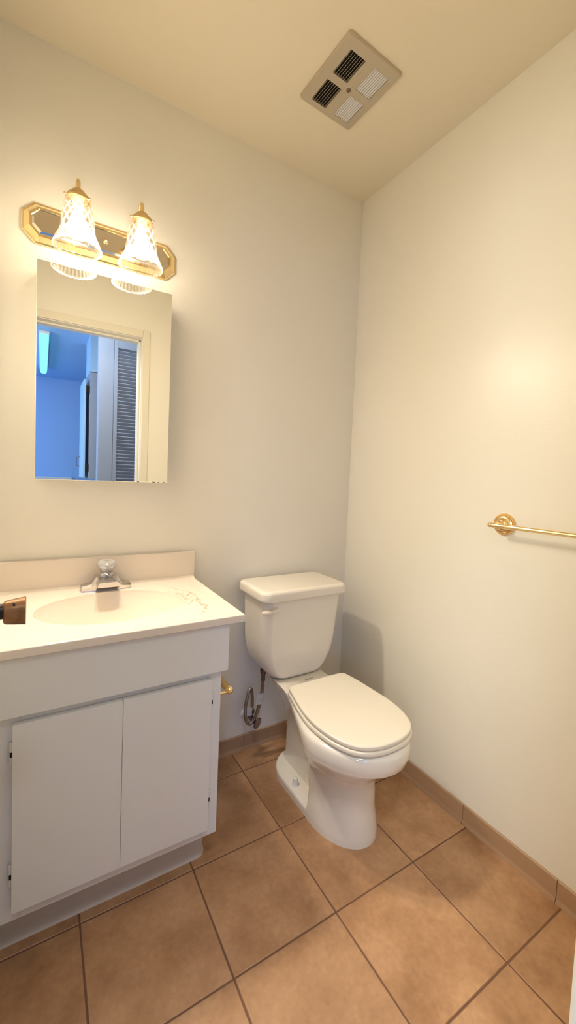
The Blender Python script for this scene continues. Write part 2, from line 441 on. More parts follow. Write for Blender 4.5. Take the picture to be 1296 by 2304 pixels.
# fluorescent ceiling fixture of the kitchen
t = thing('ceiling_fixture', 'long fluorescent ceiling fixture glowing blue, reflected in mirror', 'ceiling light', (-1.28, -4.05, H))
bm = B(); box(bm, -1.325, -1.235, -4.95, -3.25, H-0.03, H-0.0005, 0.004)
obj('tray', bm, M_WHITEP, t)
bm = B()
prism(bm, [(-1.32, H-0.03), (-1.315, H-0.07), (-1.30, H-0.085), (-1.26, H-0.085), (-1.245, H-0.07), (-1.24, H-0.03)], 'y', -4.93, -3.27, 0.006)
obj('diffuser', bm, M_TUBE, t)

# unseen flush lamp, added to light vanity and floor through the door
t = thing('added_hall_lamp', 'unseen round flush ceiling lamp added outside the door as fill light', 'ceiling light', (-1.35, -1.76, H))
bm = B(); lathe(bm, [(0.0, 0.0), (0.19, 0.0), (0.19, 0.02), (0.175, 0.03), (0.0, 0.03)], (-1.35, -1.76, H-0.0005), (0,0,-1), 40)
obj('base_ring', bm, M_WHITEP, t)
bm = B(); lathe(bm, [(0.0, 0.0305), (0.17, 0.0305), (0.165, 0.055), (0.13, 0.085), (0.07, 0.103), (0.0, 0.108)], (-1.35, -1.76, H-0.0005), (0,0,-1), 40)
obj('diffuser', bm, M_HALLFILL, t)

# ================================================================== EXHAUST FAN GRILLE
t = thing('exhaust_fan_grille', 'square metal exhaust fan grille on the ceiling', 'vent', (-0.428, -0.411, H))
fan = t
fx0, fx1, fy0, fy1 = -0.5390, -0.3170, -0.5395, -0.2830
fcx, fcy = -0.4255, -0.4060
pcx, pcy = (fx0+fx1)/2, (fy0+fy1)/2
bm = B()
zb = H-0.0115
# quadrant openings
qw, qh, gapx, gapy = 0.061, 0.087, 0.019, 0.013
quads = [(fcx-gapx-qw, fcx-gapx, fcy+gapy, fcy+gapy+qh), (fcx-gapx-qw, fcx-gapx, fcy-gapy-qh, fcy-gapy),
         (fcx+gapx, fcx+gapx+qw, fcy+gapy, fcy+gapy+qh), (fcx+gapx, fcx+gapx+qw, fcy-gapy-qh, fcy-gapy)]
# plate as a grid of faces leaving the four openings free
gx = [fx0+0.007, quads[0][0], quads[0][1], quads[2][0], quads[2][1], fx1-0.007]
gy = [fy0+0.007, quads[1][2], quads[1][3], quads[0][2], quads[0][3], fy1-0.007]
vv = [[bm.verts.new((x, y, zb)) for y in gy] for x in gx]
for i in range(5):
    for j in range(5):
        if i in (1, 3) and j in (1, 3): continue
        bm.faces.new((vv[i][j], vv[i][j+1], vv[i+1][j+1], vv[i+1][j]))
border = [e for e in bm.edges if len(e.link_faces) == 1]
# inner lips up into the openings
r = bmesh.ops.extrude_edge_only(bm, edges=[e for e in border if all(gx[0]+.001 < v.co.x < gx[-1]-.001 and gy[0]+.001 < v.co.y < gy[-1]-.001 for v in e.verts)])
for v in [g for g in r['geom'] if isinstance(g, bmesh.types.BMVert)]: v.co.z += 0.010
def ringr(ex, z, rr):
    return [(x, y, z) for x, y in rrect(pcx, pcy, (fx1-fx0)/2+ex, (fy1-fy0)/2+ex, rr, 6)]
loft(bm, [ringr(-0.0045, zb+0.0004, 0.006), ringr(-0.002, zb+0.001, 0.007), ringr(0, zb+0.004, 0.009), ringr(0.001, H-0.0002, 0.010)], False, False)
# corner fill between straight grid and rounded rim
loft(bm, [[(x, y, zb) for x, y in ((gx[-1], gy[-1]), (gx[0], gy[-1]), (gx[0], gy[0]), (gx[-1], gy[0]))],
          [(x, y, zb+0.0003) for x, y in ((gx[-1]+.004, gy[-1]+.004), (gx[0]-.004, gy[-1]+.004), (gx[0]-.004, gy[0]-.004), (gx[-1]+.004, gy[0]-.004))]], False, False)
plate = obj('plate', bm, M_FANM, t, angle=30)
bm = B(); box(bm, fx0+0.01, fx1-0.01, fy0+0.01, fy1-0.01, H-0.003, H-0.001)
obj('dark_backing', bm, M_BLACK, t, smooth=False)  # black sheet stands in for the shade inside the housing
for qi, (x0, x1, y0, y1) in enumerate(quads):
    bm = B(); nf = 8 if qi >= 2 else 7
    pitch = (x1-x0)/nf
    for k in range(nf):
        xa = x0 + pitch*(k+0.5)
        if qi >= 2:   # fins turned towards the lamps
            a, b_ = (xa-0.0013, zb+0.0052), (xa+0.0013, zb-0.0002)
        else:
            a, b_ = (xa-0.0022, zb-0.0002), (xa+0.0022, zb+0.0062)
        nx, nz = (b_[1]-a[1]), -(b_[0]-a[0]); l = math.hypot(nx, nz); nx, nz = nx/l*0.0003, nz/l*0.0003
        prism(bm, [(a[0]-nx, a[1]-nz), (a[0]+nx, a[1]+nz), (b_[0]+nx, b_[1]+nz), (b_[0]-nx, b_[1]-nz)], 'y', y0, y1)
    obj('louver_bank', bm, M_FIN_LIT if qi >= 2 else M_FANM, t, smooth=False)  # lamp-facing banks get the lit copy of the metal
# raised ribs of the stamped cross and the centre screw
for a, b_ in (((-0.4250, -0.510), (-0.4385, -0.420)), ((-0.4400, -0.390), (-0.4345, -0.298)), ((-0.3335, -0.500), (-0.3380, -0.409)), ((-0.3380, -0.393), (-0.3440, -0.302))):
    bm = B(); tube(bm, [(*a, zb+0.0006), (a[0]*.5+b_[0]*.5, a[1]*.5+b_[1]*.5, zb-0.0008), (*b_, zb+0.0004)], 0.0017, 8)
    obj('stamped_rib', bm, M_FANM, plate)
# flattened star embossed round the screw
bm = B()
star = []
for k in range(8):
    a = PI/4*k; rr = 0.022 if k % 2 == 0 else 0.013
    star.append((fcx + rr*math.cos(a)*(0.8 if k % 4 == 0 else 1), fcy + rr*math.sin(a)))
loft(bm, [[(x, y, zb) for x, y in star], [(fcx+(x-fcx)*.55, fcy+(y-fcy)*.55, zb-0.0016) for x, y in star]], True, True)
obj('embossed_boss', bm, M_FANM, plate, angle=10)
bm = B(); lathe(bm, [(0.0075, 0), (0.0075, 0.001), (0.0055, 0.003), (0.0, 0.004)], (fcx, fcy, zb-0.0018), (0,0,-1), 20)
obj('screw', bm, M_DARKMETAL, t)
fan.rotation_euler.z = math.radians(2.4)

# ================================================================== VANITY LIGHT
def octo(cx, cz, hx, hz, c):
    return [(cx-hx+c, cz-hz), (cx+hx-c, cz-hz), (cx+hx, cz-hz+c), (cx+hx, cz+hz-c), (cx+hx-c, cz+hz), (cx-hx+c, cz+hz), (cx-hx, cz+hz-c), (cx-hx, cz-hz+c)]
VX, VZ = -1.1125, 1.948
t = thing('vanity_light', 'polished brass two-lamp wall light above the mirror cabinet', 'wall light', (VX, 0, VZ))
bm = B()
rings = []
for hx, hz, c, y in ((0.236, 0.061, 0.033, -0.0005), (0.236, 0.061, 0.033, -0.007), (0.233, 0.058, 0.032, -0.009), (0.231, 0.056, 0.031, -0.009), (0.219, 0.045, 0.026, -0.022), (0.216, 0.042, 0.025, -0.0245), (0.2105, 0.0365, 0.0225, -0.0245), (0.209, 0.035, 0.022, -0.021)):
    rings.append([(x, y, z) for x, z in octo(VX, VZ, hx, hz, c)])
loft(bm, rings)
bp = obj('back_plate', bm, M_BRASS, t, angle=15)
bm = B()
rings = []
for hx, hz, c, y in ((0.2088, 0.0348, 0.0218, -0.0205), (0.2088, 0.0348, 0.0218, -0.0215), (0.2025, 0.0285, 0.0195, -0.0232)):
    rings.append([(x, y, z) for x, z in octo(VX, VZ, hx, hz, c)])
loft(bm, rings)
obj('mirror_inset', bm, M_PLATEMIR, t, angle=2)
bm = B(); lathe(bm, [(0.008, 0), (0.008, 0.002), (0.006, 0.005), (0.0035, 0.007), (0.0035, 0.010), (0.0, 0.0115)], (VX, -0.0232, VZ), (0,-1,0), 20)
obj('cap_nut', bm, M_BRASS, t)
SY = -0.145                       # distance of the shades from the wall
def shade_mesh(cx, top):
    prof = [(0.0300, 0.0), (0.0330, -0.005), (0.0375, -0.016), (0.0412, -0.034), (0.0436, -0.056), (0.0456, -0.078), (0.0470, -0.092), (0.0480, -0.100), (0.0508, -0.107), (0.0562, -0.117), (0.0606, -0.127), (0.0635, -0.136), (0.0645, -0.141)]
    def R(h):
        for (r0, a), (r1, b_) in zip(prof[:-1], prof[1:]):
            if b_ <= h <= a: return r0 + (r1-r0)*(a-h)/(a-b_)
        return prof[-1][0]
    bm = B(); na, nh = 192, 84
    lay = bm.verts.layers.float.new('cut')
    for side in (0, 1):
        rings = []
        for j in range(nh+1):
            h = -0.141*j/nh; ring = []
            for i in range(na):
                a = 2*PI*i/na; r = R(h); c = 0.0
                if h > -0.096:        # diamond cuts that get taller down the body
                    u = a/(2*PI)*12; v = (-h/0.096)**0.8*3.2
                    p = (u+v) % 1.0; q = (u-v) % 1.0
                    e = min(p, 1-p, q, 1-q)
                    c = max(0.0, 1-e/0.17)
                elif h > -0.104:
                    c = 1.3
                else:                 # fluted flare with scalloped rim
                    s = abs(math.sin(a*16)); c = 1.5*max(0, 1-s*1.3); r += 0.0012*s*((-h-0.104)/0.037)
                    if h < -0.136: c = 1.8
                rr = r + (0.0009*c if side == 0 else -0.0022)
                zz = h if j < nh else h - 0.0022*abs(math.sin(a*16))
                vtx = bm.verts.new((cx + rr*math.cos(a), SY + rr*math.sin(a), top+zz)); vtx[lay] = c
                ring.append(vtx)
            rings.append(ring)
        for a_, b_ in zip(rings[:-1], rings[1:]):
            for i in range(na):
                k = (i+1) % na; bm.faces.new((a_[i], a_[k], b_[k], b_[i]))
        if side == 0: outer = rings
        else:
            for i in range(na):
                k = (i+1) % na; bm.faces.new((outer[-1][i], outer[-1][k], rings[-1][k], rings[-1][i]))
    return bm
for sx, side in ((-1, 'left'), (1, 'right')):
    cx = VX + sx*0.0905
    bm = B()
    lathe(bm, [(0.021, 0), (0.021, 0.003), (0.016, 0.007), (0.010, 0.009)], (cx, -0.0225, VZ+0.0), (0,-1,0), 24)
    tube(bm, spline([(cx, -0.028, VZ), (cx, -0.058, VZ+0.012), (cx, -0.082, VZ+0.050), (cx, -0.098, VZ+0.083), (cx, -0.122, VZ+0.098), (cx, -0.141, VZ+0.088), (cx, SY, VZ+0.063)], 8), 0.0062, 14)
    arm = obj('arm', bm, M_BRASS, t)
    bm = B()
    top = VZ+0.088
    lathe(bm, [(0.0075, -0.023), (0.0105, -0.025), (0.0175, -0.030), (0.0200, -0.034), (0.0200, -0.036), (0.0245, -0.039), (0.0300, -0.044), (0.0325, -0.049), (0.0338, -0.051), (0.0338, -0.056), (0.0325, -0.0575), (0.030, -0.056), (0.028, -0.042), (0.0, -0.040)], (cx, SY, top), (0,0,1), 40, cap=False)
    cap = obj('shade_fitter', bm, M_BRASS_S, t)
    for k in range(3):
        a = math.radians(200 + 120*k)
        dx, dy = math.cos(a), math.sin(a)
        bm = B()
        lathe(bm, [(0.0016, 0.028), (0.0016, 0.0365), (0.0028, 0.0365), (0.0032, 0.0385), (0.0026, 0.0405), (0.0, 0.041)], (cx, SY, top-0.0535), (dx, dy, 0), 10)
        obj('thumb_screw', bm, M_BRASS_S, cap)
    g = obj('glass_shade', shade_mesh(cx, top-0.052), M_SHADE, t, angle=180)
    g['label'] = side + ' cut-glass bell shade'
    bm = B()
    lathe(bm, [(0.0, -0.092), (0.0120, -0.092), (0.0150, -0.098), (0.0200, -0.105), (0.0225, -0.114), (0.0220, -0.124), (0.0175, -0.134), (0.010, -0.141), (0.0, -0.143)], (cx, SY, top), (0,0,1), 28, cap=False)
    obj('light_bulb', bm, M_BULB, t)
    bm = B(); lathe(bm, [(0.0, -0.050), (0.0150, -0.050), (0.0150, -0.078), (0.0128, -0.080), (0.0128, -0.0925), (0.0, -0.0925)], (cx, SY, top), (0,0,1), 24)
    obj('lamp_socket', bm, M_WHITEP, t)
    l = bpy.data.lights.new('added_flood', 'SPOT'); l.energy = SPOT_W; l.color = BULB_COL; l.shadow_soft_size = 0.04  # added spot, throws extra light forward from the bulb
    l.spot_size = math.radians(170); l.spot_blend = 1.0
    lo = bpy.data.objects.new('added_flood', l); C.objects.link(lo)
    lo.location = (cx, SY, top-0.150); lo.rotation_euler = Vector((0.3*(-sx), -0.74, -0.62)).to_track_quat('-Z', 'Y').to_euler()

# ================================================================== MIRROR CABINET
t = thing('mirror_cabinet', 'frameless mirrored medicine cabinet on the wall under the brass light', 'mirror', (-1.1065, 0, 1.154))
bm = B(); box(bm, -1.300, -0.908, -0.062, -0.0005, 1.160, 1.808, 0.002)
obj('cabinet_body', bm, M_WHITEP, t)
bm = B(); box(bm, -1.3065, -0.901, -0.0700, -0.0635, 1.153, 1.8155, 0.0010)
md = obj('mirror_door', bm, M_MIRROR, t, smooth=False)
# desilvered nibbles along the lower edge
for x, w in ((-1.083, 0.006), (-1.005, 0.008), (-0.955, 0.013), (-0.935, 0.005), (-0.918, 0.008)):
    bm = B(); prism(bm, [(x, 1.1531), (x+w, 1.1531), (x+w*0.8, 1.1558), (x+w*0.45, 1.1552), (x+w*0.2, 1.1561)], 'y', -0.0704, -0.0700)
    obj('desilvered_spot', bm, M_GREYPRINT, md, smooth=False)

# ================================================================== VANITY
ZC = 0.788
t = thing('vanity_cabinet', 'white painted two-door vanity cabinet under the sink counter', 'cabinet', (-1.1, -0.24, 0))
VXR, VXL = -0.833, -1.415
bm = B()
box(bm, VXR-0.016, VXR, -0.450, -0.001, 0.128, 0.762, 0.001)
box(bm, VXL, VXL+0.016, -0.450, -0.001, 0.128, 0.762, 0.001)
box(bm, VXL+0.016, VXR-0.016, -0.450, -0.001, 0.128, 0.144, 0)
obj('carcass', bm, M_CAB, t)
bm = B()
box(bm, VXR-0.046, VXR+0.0, -0.466, -0.450, 0.128, 0.762, 0.001)
box(bm, VXL, VXL+0.092, -0.466, -0.450, 0.128, 0.762, 0.001)
box(bm, VXL+0.092, VXR-0.046, -0.466, -0.450, 0.128, 0.172, 0.001)
box(bm, VXL+0.092, VXR-0.046, -0.466, -0.450, 0.590, 0.762, 0.001)
obj('face_frame', bm, M_CAB, t)
bm = B(); box(bm, VXL-0.004, -0.8205, -0.486, -0.4665, 0.628, 0.765, 0.0012)
obj('apron_panel', bm, M_CAB, t)
for (x0, x1, hx) in ((-1.3385, -1.1048, -1), (-1.1041, -0.8665, 1)):
    bm = B(); box(bm, x0, x1, -0.4835, -0.4665, 0.160, 0.608, 0.0012)
    dr = obj('door', bm, M_CAB, t)
    for z in (0.540, 0.249):
        bm = B()
        ex = x0 if hx < 0 else x1
        ox = ex + hx*0.0022
        lathe(bm, [(0.0, -0.028), (0.0032, -0.026), (0.0040, -0.007), (0.0026, -0.0065), (0.0026, 0.0045), (0.0040, 0.005), (0.0040, 0.024), (0.0, 0.027)], (ox, -0.4750, z), (0,0,1), 12)
        hg = obj('hinge', bm, M_HINGE, dr)
        bm = B()
        box(bm, min(ex, ex+hx*0.0100), max(ex, ex+hx*0.0100), -0.4672, -0.4662, z-0.026, z+0.026, 0.0003)
        obj('leaf', bm, M_HINGE, hg)
        bm = B(); box(bm, ox-0.0026, ox+0.0026, -0.4795, -0.4700, z-0.0064, z+0.0044)
        obj('knuckle_gap', bm, M_BLACK, hg, smooth=False)
# toe kick with vinyl cove base wrapping round the right corner
bm = B()
box(bm, VXL, VXR-0.012, -0.386, -0.003, 0.0, 0.128)
obj('toe_kick', bm, M_KICK, t)
bm = B()
def coverpath(off):
    p = [(VXL, -0.388-off)]
    cxk, cyk, rk = VXR-0.034, -0.366, 0.022+off
    for k in range(9):
        a = -PI/2 + PI/2*k/8
        p.append((cxk + rk*math.cos(a), cyk + rk*math.sin(a)))
    p.append((VXR-0.012+off, -0.003)); return p
levels = [(0.0115, 0.0), (0.0100, 0.003), (0.0055, 0.012), (0.0030, 0.024), (0.0026, 0.098), (0.0010, 0.1005), (-0.002, 0.1005)]
rings = [[(x, y, z) for x, y in coverpath(o_)] for o_, z in levels]
loft(bm, rings, False, False, closed=False)
obj('cove_base', bm, M_KICK, t, angle=60)

# ---- counter with integral basin and backsplash
t = thing('sink_counter', 'cream cultured marble counter with integral oval basin and stained corner', 'sink', (-1.1, -0.25, ZC))
bcx, bcy, bax, bay = -1.100, -0.262, 0.205, 0.150
X0, X1, Y0, Y1 = -1.425, -0.778, -0.499, -0.020
bm = B()
def height(x, y):
    r = math.hypot((x-bcx)/bax, (y-bcy)/bay)
    # soft raised no-drip edge on the front and right, cove at the back
    e = 0.0
    dfront = y - Y0; dright = X1 - x
    de = min(dfront, dright)
    if de < 0.03: e = 0.0022*(0.5-0.5*math.cos(PI*min(1, (0.03-de)/0.018)))
    if y > Y1-0.016: e = max(e, 0.010*((y-(Y1-0.016))/0.016)**2.2)
    if r < 1.0:
        u = 1-r
        return -0.120*(1-(1-min(1, u/0.62))**2.0) * min(1, u/0.03+0.15) 
    return e
# polar grid in the basin, morphing out to the rectangle edge
na = 128
rings = []
rl = [0.05, 0.12, 0.2, 0.3, 0.38, 0.48, 0.58, 0.68, 0.76, 0.83, 0.88, 0.92, 0.95, 0.975, 0.99, 1.0]
def dirpt(a, r): return (bcx + bax*r*math.cos(a), bcy + bay*r*math.sin(a))
def rectpt(a):
    dx, dy = bax*math.cos(a), bay*math.sin(a)
    s = min(((X1-bcx)/dx if dx > 1e-9 else 1e9), ((X0-bcx)/dx if dx < -1e-9 else 1e9), ((Y1-bcy)/dy if dy > 1e-9 else 1e9), ((Y0-bcy)/dy if dy < -1e-9 else 1e9))
    return (bcx+dx*s, bcy+dy*s)
angs = [2*PI*i/na for i in range(na)]
# pull the nearest angles on to the four corners
for cxn, cyn in ((X1, Y1), (X0, Y1), (X0, Y0), (X1, Y0)):
    ca = math.atan2((cyn-bcy)/bay, (cxn-bcx)/bax) % (2*PI)
    k = min(range(na), key=lambda i: abs((angs[i]-ca+PI) % (2*PI)-PI)); angs[k] = ca
def basin_z(r):
    u = 1-r
    lip = 1-math.exp(-u/0.018)
    return -0.118*(1-(1-min(1, u/0.80))**2.4)*0.93 - 0.006*lip
for r in rl:
    rings.append([(*dirpt(a, r), ZC + (basin_z(r) if r < 1 else 0.0)) for a in angs])
for f in (0.04, 0.15, 0.35, 0.6, 0.8):
    ring = []
    for a in angs:
        p, q = dirpt(a, 1.0), rectpt(a); L_ = math.hypot(q[0]-p[0], q[1]-p[1]); g = f*max(0.0, L_-0.024)/L_
        ring.append((p[0]+(q[0]-p[0])*g, p[1]+(q[1]-p[1])*g, ZC))
    rings.append(ring)
for back, dz in ((0.022, 0.0002), (0.018, 0.0009), (0.013, 0.0019), (0.007, 0.0023), (0.003, 0.0018), (0.001, 0.0006), (0.0, -0.0015)):
    ring = []
    for a in angs:
        q = rectpt(a)
        x = min(max(q[0], X0+back), X1-back); y = min(max(q[1], Y0+back), Y1-back)
        zz = ZC+dz
        if q[1] > Y1-0.001: zz = ZC + 0.009*(1-back/0.022)**2
        ring.append((x, y, zz))
    rings.append(ring)
ring = rings[-1]
rings.append([(x, y, ZC-0.0185) for x, y, z in ring])
rings.append([(min(max(x, X0+.002), X1-.002), min(max(y, Y0+.002), Y1), ZC-0.0205) for x, y, z in ring])
rings.append([(min(max(x, X0+.03), X1-.03), min(max(y, Y0+.03), Y1), ZC-0.0205) for x, y, z in ring])
loft(bm, rings, cap0=True, cap1=False)
# underside of the bowl
loft(bm, [[(*dirpt(a, r), ZC + zz) for a in angs] for r, zz in ((1.05, -0.0205), (1.0, -0.055), (0.85, -0.105), (0.55, -0.130), (0.2, -0.135))], False, True)
top = obj('countertop', bm, M_MARBLE, t, angle=50)
bm = B(); box(bm, X0, -0.7725, -0.0215, -0.0003, ZC-0.019, 0.8885, 0.0030, 3)
obj('backsplash', bm, M_MARBLE, t)
bm = B(); lathe(bm, [(0.024, 0.0), (0.024, 0.002), (0.020, 0.0035), (0.016, 0.001), (0.0, 0.001)], (bcx, bcy, ZC-0.1150), (0,0,1), 28)
obj('drain', bm, M_CHROME, t)

# ================================================================== FAUCET
FX, FY = -1.097, -0.066
t = thing('faucet', 'chrome single-handle faucet with clear round knob behind the basin', 'faucet', (FX, FY, ZC))
ZF = ZC+0.0006
bm = B()
# base plate and body: section across x, lofted; low wings rising to a stepped centre block
secs = [(-0.0790, 0.017, 0.009), (-0.0760, 0.024, 0.0165), (-0.0480, 0.0265, 0.0225), (-0.0440, 0.027, 0.026), (-0.0340, 0.0275, 0.043), (-0.0300, 0.028, 0.0470),
        (0.0300, 0.028, 0.0470), (0.0340, 0.0275, 0.043), (0.0440, 0.027, 0.026), (0.0480, 0.0265, 0.0225), (0.0760, 0.024, 0.0165), (0.0790, 0.017, 0.009)]
rings = []
for x, hy, hz in secs:
    ring = [(FX+x, FY+hy, ZF), (FX+x, FY+hy, ZF+hz*0.55), (FX+x, FY+hy*0.72, ZF+hz), (FX+x, FY-hy*0.72, ZF+hz), (FX+x, FY-hy*0.97, ZF+hz*0.55), (FX+x, FY-hy, ZF)]
    rings.append(ring)
loft(bm, rings)
obj('body', bm, M_CHROME, t, angle=18)
bm = B()
# spout: angular block reaching over the basin, open underneath
rings = []
for y, w, z0, z1 in ((-0.084, 0.0350, 0.002, 0.0466), (-0.100, 0.0355, 0.004, 0.0455), (-0.118, 0.0355, 0.014, 0.0430), (-0.134, 0.0350, 0.020, 0.0400), (-0.140, 0.0335, 0.022, 0.0375)):
    rings.append([(FX-w, y, ZF+z0), (FX+w, y, ZF+z0), (FX+w*0.97, y, ZF+(z0*0.4+z1*0.6)), (FX+w*0.80, y, ZF+z1), (FX-w*0.80, y, ZF+z1), (FX-w*0.97, y, ZF+(z0*0.4+z1*0.6))])
loft(bm, rings)
obj('spout', bm, M_CHROME, t, angle=18)
bm = B(); lathe(bm, [(0.0245, 0), (0.0245, 0.003), (0.0215, 0.006), (0.020, 0.009), (0.0, 0.009)], (FX, FY, ZF+0.0466), (0,0,1), 28)
obj('collar', bm, M_CHROME, t)
bm = B()
kz = ZF+0.0545
lathe(bm, [(0.0, 0.0), (0.0175, 0.0), (0.0205, 0.004), (0.0222, 0.012), (0.0238, 0.018), (0.0302, 0.0225), (0.0318, 0.0275), (0.0305, 0.034), (0.0240, 0.041), (0.0140, 0.0448), (0.0, 0.0460)], (FX, FY, kz), (0,-0.28,1), 18)
kn = obj('knob', bm, M_CRYSTAL, t, angle=12); kn['label'] = 'clear faceted knob'
bm = B(); lathe(bm, [(0.0, 0.001), (0.0115, 0.001), (0.0135, 0.012), (0.0200, 0.0220), (0.0220, 0.032), (0.0, 0.038)], (FX, FY, kz), (0,-0.28,1), 28)
obj('knob_core', bm, M_CHROME, kn)

# ================================================================== TOILET
TX = -0.383
t = thing('toilet', 'white two-piece toilet with closed lid beside the vanity', 'toilet', (TX, -0.4, 0))
def sstep(a, b, x):
    u = min(1, max(0, (x-a)/(b-a))); return u*u*(3-2*u)
def bowl_ring(z, n=72):
    """outline of the bowl at height z as (lateral, forward) from the centre line"""
    def lerp(tab):
        for (z0, v0), (z1, v1) in zip(tab[:-1], tab[1:]):
            if z <= z1:
                k = (z-z0)/(z1-z0); k = k*k*(3-2*k) if len(tab) > 99 else k
                return v0+(v1-v0)*k
        return tab[-1][1]
    yf = lerp([(0, .625), (.02, .624), (.10, .614), (.18, .611), (.215, .622), (.245, .645), (.275, .676), (.30, .702), (.3215, .718), (.3245, .735), (.345, .742), (.372, .741), (.382, .735), (.387, .722)])
    yb = lerp([(0, .125), (.02, .125), (.045, .135), (.25, .150), (.29, .140), (.325, .105), (.345, .075), (.365, .035), (.387, .03)])
    wf = lerp([(0, .117), (.02, .116), (.10, .104), (.18, .102), (.215, .112), (.245, .128), (.275, .150), (.30, .166), (.3215, .174), (.3245, .186), (.345, .188), (.372, .187), (.382, .182), (.387, .172)])
    wb = lerp([(0, .116), (.020, .116), (.026, .1135), (.0285, .108), (.0300, .050), (.06, .046), (.20, .050), (.26, .056), (.30, .066), (.335, .086), (.360, .102), (.387, .110)])
    # where the front pedestal gives way to the narrow trapway behind it
    ys = lerp([(0, .425), (.05, .422), (.18, .412), (.24, .43), (.29, .52), (.325, .56), (.387, .56)])
    ye = lerp([(0, .40), (.05, .404), (.14, .400), (.20, .362), (.25, .29), (.30, .25), (.387, .23)])
    ff = lerp([(0, .165), (.10, .160), (.18, .160), (.26, .20), (.33, .25), (.387, .25)])
    fb = lerp([(0, .135), (.0285, .13), (.0300, .05), (.05, .05), (.30, .04), (.387, .03)])
    pts = []
    ysmp = []
    for k in range(n+1):
        u = k/n
        ysmp.append(yb + (yf-yb)*(0.5-0.5*math.cos(PI*u)))
    def hw(y):
        w = wb + (wf-wb)*sstep(min(ye, ys-0.004), ys+0.004, y)
        if z > 0.27: w *= 1 - 0.14*sstep(0.27, 0.33, z)*(1-sstep(0.06, 0.20, y))
        if y > yf-ff: w *= math.sqrt(max(0, 1-((y-(yf-ff))/ff)**2))
        if y < yb+fb: w *= max(0, 1-((yb+fb-y)/fb)**2.1)**(1/2.1)
        return w
    R_ = [(hw(y), y) for y in ysmp]
    L_ = [(-hw(y), y) for y in reversed(ysmp[1:-1])]
    return R_ + L_
bm = B()
zs = [0, .004, .010, .016, .020, .023, .026, .0275, .0285, .0292, .0300, .034, .045, .06, .08, .10, .12, .14, .16, .18, .195, .205, .215, .225, .235, .245, .255, .265, .275, .285, .295, .305, .313, .320, .3215, .3245, .328, .334, .345, .358, .372, .378, .382, .385, .387]
loft(bm, [[(TX + 0.018*(1-sstep(0.16, 0.33, z)) + x, -y, z) for x, y in bowl_ring(z)] for z in zs])
bowl = obj('bowl', bm, M_PORC, t, angle=42)
# bolt cap on the foot
for s in (-1, 1):
    bm = B(); lathe(bm, [(0.0130, 0.0), (0.0130, 0.003), (0.0108, 0.006), (0.0102, 0.020), (0.0085, 0.0265), (0.0045, 0.0295), (0.0, 0.030)], (TX + 0.018 + s*0.0880, -0.315, 0.0285), (0,0,1), 24)
    obj('bolt_cap', bm, M_WHITEP, t)
# tank
bm = B(); rings = []
TCX = -0.383
def tank_w(z):
    if z >= 0.55: return 0.1785 + (z-0.55)/0.17*0.0085
    u = (0.55-z)/0.16
    return 0.086 + 0.0925*math.sqrt(max(0, 1-u*u)) if u < 1 else 0.086
zz = [0.390, 0.3915, 0.394, 0.398, 0.404, 0.412, 0.422, 0.434, 0.448, 0.464, 0.482, 0.505, 0.53, 0.55, 0.60, 0.66, 0.722]
for z in zz:
    w = tank_w(z)
    yfr = 0.212 + 0.018*sstep(0.39, 0.72, z) - 0.010*max(0, (0.405-z)/0.015)**2
    ybk = 0.020 + 0.008*max(0, (0.405-z)/0.015)**2
    rings.append([(x, y, z) for x, y in rrect(TCX, -(yfr+ybk)/2, w, (yfr-ybk)/2, 0.042, 8, bow=0.006)])
loft(bm, rings)
tk = obj('tank', bm, M_PORC, t, angle=50)
bm = B(); rings = []
for ex, z in ((-0.012, 0.7215), (-0.004, 0.7215), (0.0, 0.7235), (0.0018, 0.730), (0.0010, 0.750), (-0.002, 0.7570), (-0.008, 0.7612), (-0.018, 0.7630)):
    rings.append([(x, y, z) for x, y in rrect(TCX-0.005, -0.1345, 0.199+ex, 0.1195+ex, 0.036+ex*0.5, 8, bow=0.006)])
loft(bm, rings)
obj('tank_lid', bm, M_PORC, t, angle=50)
# flush lever
bm = B()
lathe(bm, [(0.013, 0), (0.013, 0.004), (0.010, 0.008), (0.008, 0.016), (0.0, 0.017)], (-0.522, -0.226, 0.686), (0,-1,0), 24)
tube(bm, spline([(-0.517, -0.238, 0.687), (-0.532, -0.243, 0.686), (-0.556, -0.244, 0.684), (-0.585, -0.241, 0.684)], 6), [0.0078]*6 + [0.0066]*6 + [0.0068]*6 + [0.005], 12)
obj('flush_lever', bm, M_SEAT, t)
# seat ring and lid, outline symmetric about the centre line
def seat_outline(ex=0.0, n=26):
    ex -= 0.005
    half = [(0.0, -0.303), (0.060, -0.303), (0.103, -0.304), (0.124, -0.307), (0.133, -0.316), (0.140, -0.345), (0.151, -0.40), (0.161, -0.47), (0.165, -0.53), (0.161, -0.585), (0.149, -0.635), (0.125, -0.683), (0.090, -0.712), (0.045, -0.727), (0.0, -0.731)]
    pts = spline([(a, b_, 0) for a, b_ in half], 4)
    R_ = [(p.x, p.y) for p in pts]; L_ = [(-x, y) for x, y in reversed(R_[1:-1])]
    full = R_ + L_
    cy = -0.52
    out = []
    for x, y in full:
        l = math.hypot(x, y-cy); out.append((TX+0.001 + 0.010*sstep(-0.50, -0.32, y) + x*(1+ex/l), cy + (y-cy)*(1+ex/l)))
    return out
bm = B(); loft(bm, [[(x, y, z) for x, y in seat_outline(e)] for e, z in ((-0.006, 0.3895), (0.0015, 0.3895), (0.004, 0.392), (0.004, 0.400), (0.001, 0.4035), (-0.006, 0.4045))])
obj('seat', bm, M_SEAT, t, angle=50)
